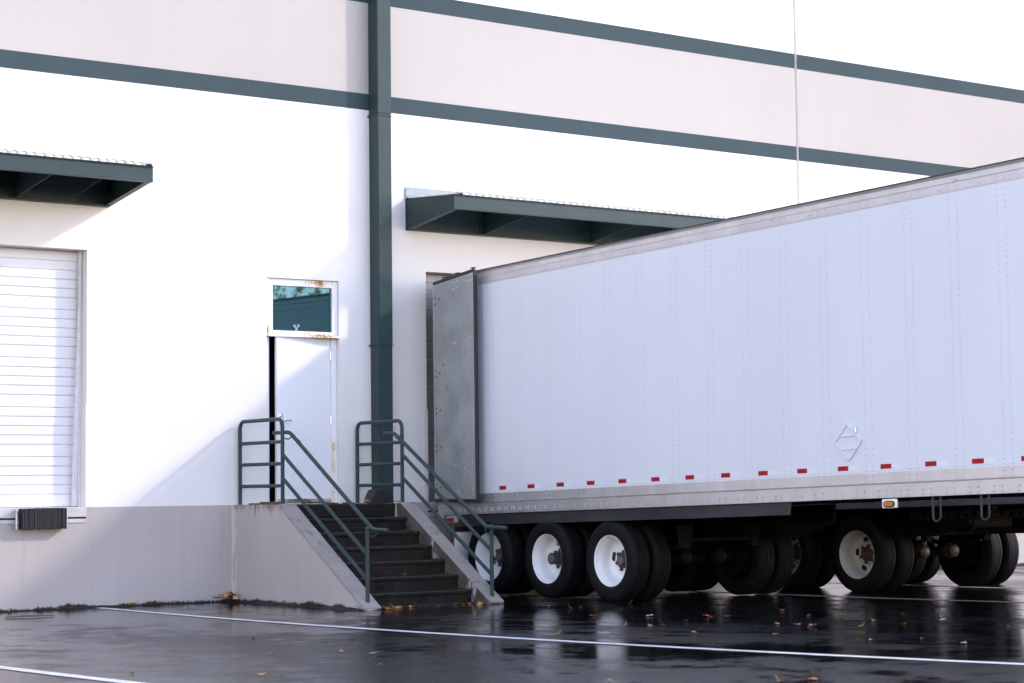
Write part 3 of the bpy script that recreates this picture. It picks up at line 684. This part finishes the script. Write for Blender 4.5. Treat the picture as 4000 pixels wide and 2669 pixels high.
        B_('placard_clip', MB().box(xt-.028, xt-.006, -8.135, -8.112, 1.715, 1.775), M['chrome'], ph_, bevel=.003)
        # dark skirt under the bottom rail
        m = MB(); N = 40
        for i in range(N+1):
            yy = -.92+(-7.10+.92)*i/N; o = .012*mnoise.noise((yy*.9, 1, 2)) + (.02 if 26 > i > 21 else 0)
            zb = .885 + .008*mnoise.noise((yy*1.4, 5, 1))
            m.v += [(xt+.03+o*.3, yy, 1.026), (xt+.03+o, yy + (.03 if i == N else 0), zb), (xt+.036+o*.3, yy, 1.026), (xt+.036+o, yy + (.03 if i == N else 0), zb)]
            if i:
                o4 = 4*(i-1); m.f += [(o4, o4+4, o4+5, o4+1), (o4+2, o4+3, o4+7, o4+6), (o4+1, o4+5, o4+7, o4+3)]
        B_('skirt', m, M['skirt'], smooth=True)
        # folded-back rear door: panel, seal, bolts
        def dq(u, v, t):       # u along width 0..1 (hinge to free edge), v height 0..1, t outwards
            y = -.350+u*-1.125; x = xt-.030-u*.100; zb, zt = 1.232-u*.034, 4.150+u*.052
            return (x-t, y+.012*v, zb+(zt-zb)*v)
        def slab(u0, u1, v0, v1, t0, t1):
            return MB().add([dq(u0, v0, t0), dq(u1, v0, t0), dq(u1, v1, t0), dq(u0, v1, t0), dq(u0, v0, t1), dq(u1, v0, t1), dq(u1, v1, t1), dq(u0, v1, t1)], [(0, 1, 2, 3), (7, 6, 5, 4), (0, 4, 5, 1), (1, 5, 6, 2), (2, 6, 7, 3), (3, 7, 4, 0)])
        dr = B_('rear_door', slab(.012, .972, .006, .992, 0, .038), M['galv'], bevel=.006)
        m = slab(.974, 1.0, 0, 1, -.006, .044); m2 = slab(0, .974, .992, 1.006, -.004, .040); m3 = slab(0, .974, -.008, .006, -.004, .042); m4 = slab(-.004, .011, .006, .992, -.004, .038)
        B_('door_seal', m, M['gasket'], dr, bevel=.006); B_('door_seal', m2, M['gasket'], dr, bevel=.004); B_('door_seal', m3, M['gasket'], dr, bevel=.004); B_('door_edge_trim', m4, M['alu'], dr)
        B_('door_edge_trim', slab(.957, .972, .006, .992, .0385, .043), M['alu'], dr)
        nrm = Vector((-1, 0, 0)); m = MB(); m2 = MB()
        for (u, v) in [(.50, .975), (.60, .975), (.50, .945), (.60, .945), (.86, .985), (.92, .985), (.86, .96), (.92, .96), (.48, .70), (.54, .70), (.88, .71), (.93, .71), (.5, .155), (.56, .155), (.9, .165), (.95, .165), (.9, .05), (.95, .05), (.9, .025), (.95, .025), (.72, .11), (.72, .14), (.35, .10), (.36, .13), (.55, .04), (.60, .04)]:
            m.dome(dq(u, v, .038), nrm, .016, .006)
        for (u, v) in [(.06, .93), (.06, .90), (.15, .92), (.06, .59), (.06, .565), (.15, .58), (.06, .42), (.06, .395), (.15, .41), (.06, .25), (.06, .225), (.15, .24), (.05, .075), (.05, .05), (.14, .06), (.24, .615)]:
            m2.dome(dq(u, v, .038), nrm, .018, .004)
        tag(B_('rivets', m, M['alu'], dr), None, kind='stuff'); tag(B_('rusty_bolts', m2, M['rustwhite'] if False else mat('rusty_bolt', (.10, .05, .03), .8, var=.4, vscale=40), dr), None, kind='stuff')
        for u in (.55, .92):
            p = Vector(dq(u, 1.0, .0)); m = MB(); m.box(p.x-.012, p.x+.012, p.y-.014, p.y+.014, p.z, p.z+.035); m.box(p.x-.018, p.x+.018, p.y-.045, p.y+.045, p.z+.035, p.z+.048); B_('lock_rod_cam', m, M['hub'], dr, bevel=.004)
        B_('lock_rod', MB().tube([dq(.55, .0, -.02), dq(.55, 1.0, -.02)], .013, 8), M['hub'], dr)
        B_('header_lamp', MB().box(xt-.05, xt+.0, y1-.16, y1-.02, 4.165, 4.215), M['rustwhite'], bevel=.006)
        # amber side marker
        sm = B_('marker_bracket', MB().box(xt-.010, xt+.012, -8.668, -8.458, .925, 1.018), M['flap'], bevel=.008)
        ring = [(-8.563+.078*math.copysign(abs(math.cos(t))**.6, math.cos(t)), .967+.034*math.copysign(abs(math.sin(t))**.8, math.sin(t))) for t in [2*math.pi*k/24 for k in range(24)]]
        B_('lamp_gasket', MB().prism(ring, 'x', xt-.017, xt-.0095), M['gasket'], sm)
        B_('marker_lens', MB().prism([(-8.563+(a+8.563)*.82, .967+(b_-.967)*.74) for a, b_ in ring], 'x', xt-.027, xt-.0165), M['amber'], sm, bevel=.003)
        for ya in (-9.09, -9.715): B_('hose_hanger', MB().tube([(xt+.06, ya, 1.03), (xt+.06, ya, .83)]+[(xt+.06, ya-.05+.05*math.cos(t), .83-.05*math.sin(t)) for t in [math.pi*k/8 for k in range(1, 8)]]+[(xt+.06, ya-.10, .83), (xt+.06, ya-.10, 1.03)], .012, 8), M['gasket'], smooth=True)
        B_('air_line', MB().tube([(xt-.004, -1.25, 1.26), (xt-.02, -1.30, 1.20), (xt-.015, -1.36, 1.17)], .006, 6), M['gasket'])
    # underbody
    for i in range(24):
        yy = y0+.5+i*.58
        B_('crossmember', MB().prism([(yy-.03, 1.025), (yy+.03, 1.025), (yy+.03, 1.035), (yy+.004, 1.037), (yy+.004, 1.118), (yy-.004, 1.118), (yy-.004, 1.037), (yy-.03, 1.035)], 'x', xt+.035, xr-.035), M['under'])
    ya, yb = max(axles)+.75, min(axles)-2.6
    yb = min(axles)-(1.2 if near else 1.7)
    for xx in (xt+.70, xt+1.80): B_('slider_rail', MB().box(xx, xx+.09, yb, ya, .86, 1.022), M['under'])
    if not near:
        # pierced locking rail
        m = MB(); cell = .1417; yy = -5.2; zc_, hr = .912, .030
        while yy > -9:
            sq = []; ci = []
            for k in range(16):
                t = 2*math.pi*k/16+math.pi/16; cx_, cz_ = math.cos(t), math.sin(t); q = max(abs(cx_)/(cell/2), abs(cz_)/.048); sq.append((yy+cx_/q, zc_+cz_/q)); ci.append((yy+hr*cx_, zc_+hr*cz_))
            for xx in (xt+.30, xt+.31):
                n0 = len(m.v); m.v += [(xx, a, b_) for a, b_ in sq] + [(xx, a, b_) for a, b_ in ci]; m.f += [(n0+k, n0+(k+1) % 16, n0+16+(k+1) % 16, n0+16+k) for k in range(16)]
            yy -= cell
        B_('pierced_rail', m, M['dark'])
        B_('slider_bar', MB().tube([(xt+.30, -6.2, .73), (xt+.30, -7.0, .727), (xt+.3, -8.2, .72)], .030, 8), M['under'])
    if not near:
        for xx in (xt+.42, xt+2.10): B_('added_gap_plate', MB().prism([(-1.9, 1.015), (-1.9, .80), (-2.3, .66), (-5.5, .66), (-6.0, .80), (-6.0, 1.015)], 'x', xx, xx+.04), M['under'])  # dark plates added to block bright gaps above the tyres
        B_('air_tank', MB().lathe([(0, .06), (.03, .11), (.75, .11), (.78, .06)], (xt+.8, -5.6, .82), 'x', 1, 18), M['under'], smooth=True)
    if near: B_('added_gap_plate', MB().prism([(-.9, 1.015), (-.9, .80), (-1.3, .62), (-5.0, .62), (-5.6, .80), (-5.6, 1.015)], 'x', xt+2.14, xt+2.18), M['under'])  # one more dark plate, added to close the bright gap on this trailer
    for i, ay in enumerate(axles):
        ax = MB().lathe([(0, .066), (1.3, .066)], (xt+.65, ay, zc), 'x', 1, 16).build('axle', M['under'], T, smooth=True)
        for xx in (xt+1.0, xt+1.56):
            MB().lathe([(.12, .05), (.15, .088), (.20, .092), (.205, .098), (.215, .098), (.22, .092), (.29, .088), (.315, .06), (.32, 0)], (xx, ay, zc+.02), 'y', -1, 20).build('brake_chamber', M['hub'] if not near else M['under'], ax, smooth=True)
        dual(T, ay, zc, xt+.015, 1, True, rimmat, 'cap' if near else 'redhub', big=not near, e=.085 if (near and i == 1) else .182, i_=i)
        dual(T, ay, zc, xr-.015, -1, False, rimmat)
        for xx in (xt+.74, xt+1.84): MB().tube([(xx, ay+.5, zc+.16), (xx, ay+.1, zc+.085), (xx, ay-.1, zc+.085), (xx, ay-.5, zc+.16)], .03, 8).build('leaf_spring', M['under'], T)
    for hy in [a-.56 for a in axles]+[max(axles)+.6]:
        for xx in (xt+.70, xt+1.80):
            MB().prism([(hy-.09, .92), (hy+.10, .92), (hy+.07, .76), (hy+.045, .655), (hy-.035, .64), (hy-.065, .76)], 'x', xx-.015, xx+.105).build('spring_hanger', M['under'], T, bevel=.006)
        MB().tube([(xt+.75, hy, .745), (xt+1.85, hy, .745)], .028, 10).build('cross_tube', M['under'], T, smooth=True)
    # mud flaps behind the rear axle
    for xx in (xt+.01, xt+1.98):
        fl = MB().box(xx, xx+.60, max(axles)+.735, max(axles)+.742, .20, .84).build('mud_flap', M['flap'] if near else M['gasket'], T)
        MB().box(xx-.002, xx+.60, max(axles)+.72, max(axles)+.734, .82, .89).build('flap_bar', M['dark'], fl)
    # underrun bar
    m = MB(); m.box(xt+.25, xr-.25, y1-.13, y1-.03, .44, .54)
    for xx in (xt+.6, xr-.7): m.box(xx, xx+.09, y1-.12, y1-.04, .54, 1.02)
    m.build('underrun_guard', M['rustwhite'], T)
    # landing legs (forward, outside the picture)
    for xx in (xt+.45, xr-.60):
        g0 = gz(-12.2); m = MB(); m.box(xx, xx+.14, -12.27, -12.13, g0+.35, 1.30); m.box(xx+.015, xx+.125, -12.25, -12.15, g0+.03, g0+.35); m.box(xx-.07, xx+.21, -12.34, -12.06, g0, g0+.03); m.build('landing_leg', M['under'], T)
    return T
trailer(XT, True, 0.0, (-1.425, -2.685, -3.945), .503, 'long white riveted trailer with red reflective tape, backed to the dock by the stairs', 'rim')
trailer(XT+3.66, False, -.065, (-3.10, -4.43), .487, 'second trailer behind the white one, seen only through the gap beneath it', 'rimgrey_shaded')

# ------------------------------------------------------------------ debris, moss, leaves
def strip(name, path, wd, h, label, z0f):
    """ragged low mound of soil and moss along a path of (x, y) with inward normal towards the yard"""
    m = MB(); pts = []
    for (xa, ya), (xb, yb), (nx_, ny_) in path:
        L = math.hypot(xb-xa, yb-ya); k = int(L/.03)
        for i in range(k+1):
            pts.append((xa+(xb-xa)*i/k, ya+(yb-ya)*i/k, nx_, ny_))
    for i, (x, y, nx_, ny_) in enumerate(pts):
        f = .6+.8*mnoise.noise((x*1.3, y*1.3, 4)) + .25*mnoise.noise((x*7, y*7, 1)); f = max(.12, f)
        w_ = wd*f; hh = h*max(.15, f+.15*mnoise.noise((x*14, y*14, 2)))
        for u, v in ((0, 1.0), (.25, .85), (.6, .5), (1.0, 0)):
            px, py = x+nx_*(u*w_+.001), y+ny_*(u*w_+.001); jit = .25*mnoise.noise((px*25, py*25, 7)) if 0 < u < 1 else 0
            m.v.append((px, py, gz(py)+hh*max(0, v+jit)+(.001 if u == 1 else 0)))
        if i:
            a = 4*(i-1)
            for j in range(3): m.f.append((a+j, a+j+1, a+4+j+1, a+4+j))
    return tag(m.build(name, M['moss'], smooth=True), label, kind='stuff')
strip('moss_strip', [((-6, -.004), (2.96, -.004), (0, -1))], .10, .022, 'dark soil and moss along the foot of the wall', 0)
strip('moss_strip', [((2.966, -.02), (2.966, -3.2), (-1, 0))], .12, .03, 'dark soil and moss along the foot of the stair side wall', 0)
strip('moss_strip', [((3.2, -2.828), (4.73, -2.828), (0, -1))], .09, .03, 'wet soil along the foot of the lowest step', 0)
def moss_clumps(name, pts, label):
    m = MB()
    for x, y, z, r in pts:
        for k in range(14):
            a = random.uniform(0, 6.28); d = r*math.sqrt(random.random()); m.dome((x+d*math.cos(a), y+d*math.sin(a), z-.002), (0, 0, 1), random.uniform(.008, .022), random.uniform(.006, .018))
    tag(m.build(name, M['moss'], smooth=True), label, kind='stuff')
cl = []
for i in range(1, 7): 
    for k in range(4): cl.append((4.72-random.uniform(0, .16), YL-RUN*(i-1)-random.uniform(.02, .25), 1.215-RISE*i, .05))
for k in range(6): cl.append((4.55+random.uniform(-.25, .15), -.06-random.uniform(0, .08), 1.215, .06))
moss_clumps('moss_tufts', cl, 'green moss on the right ends of the steps')
def leaf_mesh(key, sd, size):
    r = random.Random(sd); m = MB(); n = 16; lob = r.choice((5, 5, 3)); vs = [(0, 0, 0)]; curl = r.uniform(.1, .75)
    for k in range(n):
        t = 2*math.pi*k/n; rr = .5*size*(.55+.45*abs(math.cos(lob*t/2+.3))**1.0)*r.uniform(.85, 1.1)
        x, y = rr*math.cos(t), rr*math.sin(t)*.8; vs.append((x, y, curl*(y*y)/size*2.0 + r.uniform(0, .18)*rr))
    m.add(vs, [(0, k+1, (k+1) % n+1) for k in range(n)])
    if r.random() < .5: m.tube([(0, 0, .002), (size*.4, .01, .01), (size*.8, r.uniform(-.02, .02), r.uniform(.01, .05))], .0022, 4)
    me_ob = m.build('tmp_leaf', M['leaf_'+key], origin=(0, 0, 0)); me = me_ob.data; bpy.data.objects.remove(me_ob); me.name = 'leaf'
    return me
LEAVES = [(-3.03, -9.74, 'greygreen'), (-2.52, -10.71, 'orange'), (-1.42, -10.51, 'tan'), (-0.16, -7.62, 'tan'), (-1.29, -8.67, 'tan'), (-0.8, -8.94, 'pink'), (-0.36, -6.66, 'brown'), (1.29, -7.92, 'green'), (-1.59, -7.53, 'red'), (-0.82, -9.44, 'tan'), (0.16, -7.51, 'brown'), (3.8, -6.36, 'red'), (4.2, -6.8, 'pale'), (4.48, -7.38, 'red'), (4.57, -7.59, 'brown'), (4.91, -4.12, 'tan'), (4.73, -4.77, 'greygreen'), (4.95, -4.67, 'tan'), (3.03, -7.85, 'orange'), (3.04, -8.2, 'tan'), (3.18, -8.22, 'brown'), (3.79, -7.84, 'tan'), (3.93, -8.99, 'tan'), (5.73, -7.17, 'orange'), (3.92, -9.26, 'pink'), (3.79, -9.6, 'pink'), (5.16, -8.15, 'tan'), (2.74, -10.24, 'tan'), (2.53, -9.42, 'tan'), (1.68, -10.36, 'brown'), (1.66, -8.56, 'yellow'), (5.43, -8.36, 'tan'), (4.79, -9.41, 'tan'), (4.02, -9.98, 'yellow'), (5.83, -8.8, 'tan'), (4.52, -10.05, 'orange'), (5.26, -9.84, 'pale'), (2.57, -11.53, 'tan'), (2.93, -11.74, 'orange'), (2.74, -12.26, 'brown'), (2.62, -12.45, 'tan'), (4.67, -11.14, 'greygreen'), (3.21, -12.23, 'brown'), (-0.59, -14.11, 'orange'), (-0.83, -14.09, 'orange'), (-1.38, -13.12, 'orange'), (5.98, -4.56, 'brown'), (3.1, -9.59, 'brown'), (5.84, -4.45, 'greygreen')]
WORD = {'orange': 'bright orange', 'tan': 'tan', 'pink': 'pinkish', 'brown': 'dark brown', 'green': 'green', 'red': 'rusty red', 'yellow': 'yellow', 'pale': 'pale', 'greygreen': 'grey-green'}
ORD = ['first', 'second', 'third', 'fourth', 'fifth', 'sixth', 'seventh', 'eighth', 'ninth', 'tenth', 'eleventh', 'twelfth']
def where_of(x, y):
    if x < 1.0: return 'left of the long white line'
    if y < -11: return 'near the bottom right picture corner'
    return 'by the trailer wheels' if y > -5.2 else 'on the dark asphalt before the trailer'
def side(x, y): d = Vector((x, y, 0)) - cam.matrix_world.translation; return d.dot(R)/d.dot(F)
GR = {}
for i, (x, y, c) in enumerate(LEAVES): GR.setdefault((c, where_of(x, y)), []).append((side(x, y), i))
for i, (x, y, c) in enumerate(LEAVES):
    rg = random.Random(i*13+5); big = i in (1, 11, 12, 13, 14, 24, 25, 39-3); wh = where_of(x, y); grp = sorted(GR[(c, wh)])
    o = link('fallen_leaf', leaf_mesh(c, i, rg.uniform(.085, .115) if big else rg.uniform(.045, .075)), (x, y, gz(y)+.006), None, (rg.uniform(-.2, .2), rg.uniform(-.2, .2), rg.uniform(0, 6.28)))
    lab = f'{WORD[c]} fallen leaf {wh}'
    if len(grp) > 1: lab += f', {ORD[[g_[1] for g_ in grp].index(i)]} such from left'
    tag(o, lab, 'leaf', 'fallen leaves on the asphalt')
# leaf drift in the wall corner, along the foot of the steps, and single ones on the stairs
def drift(name, spots, label):
    ms = {}
    for x, y, z, s, c in spots:
        b = bmesh.new(); me = leaf_mesh(c, random.randint(0, 9999), s); b.from_mesh(me)
        Mx = Matrix.Translation((x, y, z)) @ Matrix.Rotation(random.uniform(0, 6.28), 4, 'Z') @ Matrix.Rotation(random.uniform(-.9, .9), 4, 'X')
        b.transform(Mx); mm = ms.setdefault(c, MB()); n0 = len(mm.v); mm.v += [tuple(v.co) for v in b.verts]; mm.f += [tuple(n0+v.index for v in f.verts) for f in b.faces]; b.free()
    first = None
    for c, mm in ms.items():
        if first is None: first = tag(mm.build(name, M['leaf_'+c]), label, kind='stuff')
        else: tag(mm.build('leaf_litter', M['leaf_'+c], first), None, kind='stuff')
sp = []
for k in range(26): sp.append((2.93-abs(random.gauss(0, .16)), -.10-abs(random.gauss(0, .10)), .05+random.uniform(0, .05), random.uniform(.07, .13), random.choice(('orange', 'tan', 'brown', 'tan'))))
for k in range(16): sp.append((random.uniform(1.4, 2.8), -.08-random.uniform(0, .08), .03, random.uniform(.04, .08), random.choice(('yellow', 'brown', 'red', 'orange', 'tan'))))
for k in range(14): sp.append((random.uniform(-.6, 1.4), -.10-random.uniform(0, .10), .02, random.uniform(.03, .07), random.choice(('yellow', 'brown', 'tan'))))
drift('leaf_drift', sp, 'dry brown leaves blown into the corner between wall and stairs')
sp = []
for k in range(22): sp.append((random.uniform(3.22, 4.9), -2.90-random.uniform(0, .12), .012, random.uniform(.03, .075), random.choice(('tan', 'brown', 'orange', 'brown'))))
for k in range(9): sp.append((random.uniform(4.6, 4.85), -3.05-random.uniform(0, .15), .015, random.uniform(.06, .10), random.choice(('tan', 'orange', 'brown'))))
for k in range(6): sp.append((random.uniform(3.22, 3.34), -3.14-random.uniform(0, .12), .015, random.uniform(.05, .09), random.choice(('tan', 'orange'))))
for k in range(8): sp.append((2.94-random.uniform(0, .05), random.uniform(-3.1, -.5), .05, random.uniform(.03, .06), random.choice(('tan', 'green', 'brown'))))
drift('leaf_drift', sp, 'leaf scraps along the foot of the stairs')
tag(link('fallen_leaf', leaf_mesh('tan', 901, .13), (3.50, -1.02, 1.24), None, (.5, .3, 1)), 'large curled tan leaf on the edge of the stair landing', 'leaf')
tag(link('fallen_leaf', leaf_mesh('orange', 902, .06), (4.02, -2.42, .355), None, (.1, .1, 1)), 'small orange leaf on the second lowest step', 'leaf')
tag(MB().tube([(-.52, -1.22, .012), (-.3, -1.30, .018), (.02, -1.34, .012)], [.007, .009, .005], 6).build('fallen_stick', M['bark'], smooth=True), 'thin brown stick on the asphalt near the wall at left', 'stick')

# ------------------------------------------------------------------ trees mirrored in the transom glass
LM = {}
for c, cc in (('orange', (.55, .26, .05)), ('yellow', (.62, .42, .07)), ('tan', (.40, .30, .08))):
    m, t, b = nodes('backlit_leaf_'+c); b.inputs['Base Color'].default_value = (*cc, 1); b.inputs['Roughness'].default_value = .6
    tr = t.nodes.new('ShaderNodeBsdfTranslucent'); tr.inputs[0].default_value = (*cc, 1); mx = t.nodes.new('ShaderNodeMixShader'); mx.inputs[0].default_value = .5
    t.links.new(b.outputs[0], mx.inputs[1]); t.links.new(tr.outputs[0], mx.inputs[2]); t.links.new(mx.outputs[0], t.nodes['Material Output'].inputs[0]); LM[c] = m
def tree(x, y, h, cr, label, sd):
    r = random.Random(sd); z0 = gz(y)
    T = thing('maple_tree', (x, y, z0), label, 'tree', 'autumn trees across the yard')
    m = MB(); m.tube([(x, y, z0), (x+.1, y, z0+h*.35), (x+.05, y+.1, z0+h*.7), (x, y, z0+h*.95)], [.22, .17, .10, .02], 10)
    for k in range(12):
        a = r.uniform(0, 6.28); zb = z0+h*r.uniform(.35, .8); L = cr*r.uniform(.6, 1.0)
        m.tube([(x+.05, y, zb), (x+.5*L*math.cos(a), y+.5*L*math.sin(a), zb+.3*L), (x+L*math.cos(a), y+L*math.sin(a), zb+.55*L)], [.06, .04, .01], 6)
    m.build('trunk', M['bark'], T, smooth=True)
    for c in ('orange', 'yellow', 'tan'):
        m = MB(); cs = [(r.gauss(0, cr*.42), r.gauss(0, cr*.42), r.uniform(.38, .98)) for _ in range(26)]
        for _ in range(1150):
            q = r.choice(cs); p = Vector((x+q[0]+r.gauss(0, .42), y+q[1]+r.gauss(0, .42), z0+h*q[2]+r.gauss(0, .38))); a = Vector((r.gauss(0, 1), r.gauss(0, 1), r.gauss(0, 1))).normalized(); b = a.orthogonal().normalized(); s = r.uniform(.07, .13)
            m.add([p-a*s, p+b*s*.7, p+a*s, p-b*s*.7], [(0, 1, 2, 3)])
        m.build('crown', LM[c], T)
tree(25.7, -41, 12.0, 2.9, 'tree with yellow autumn leaves reflected in the window over the door', 3)
tree(21.2, -47, 12.0, 2.8, 'second autumn tree standing left of the reflected one', 8)
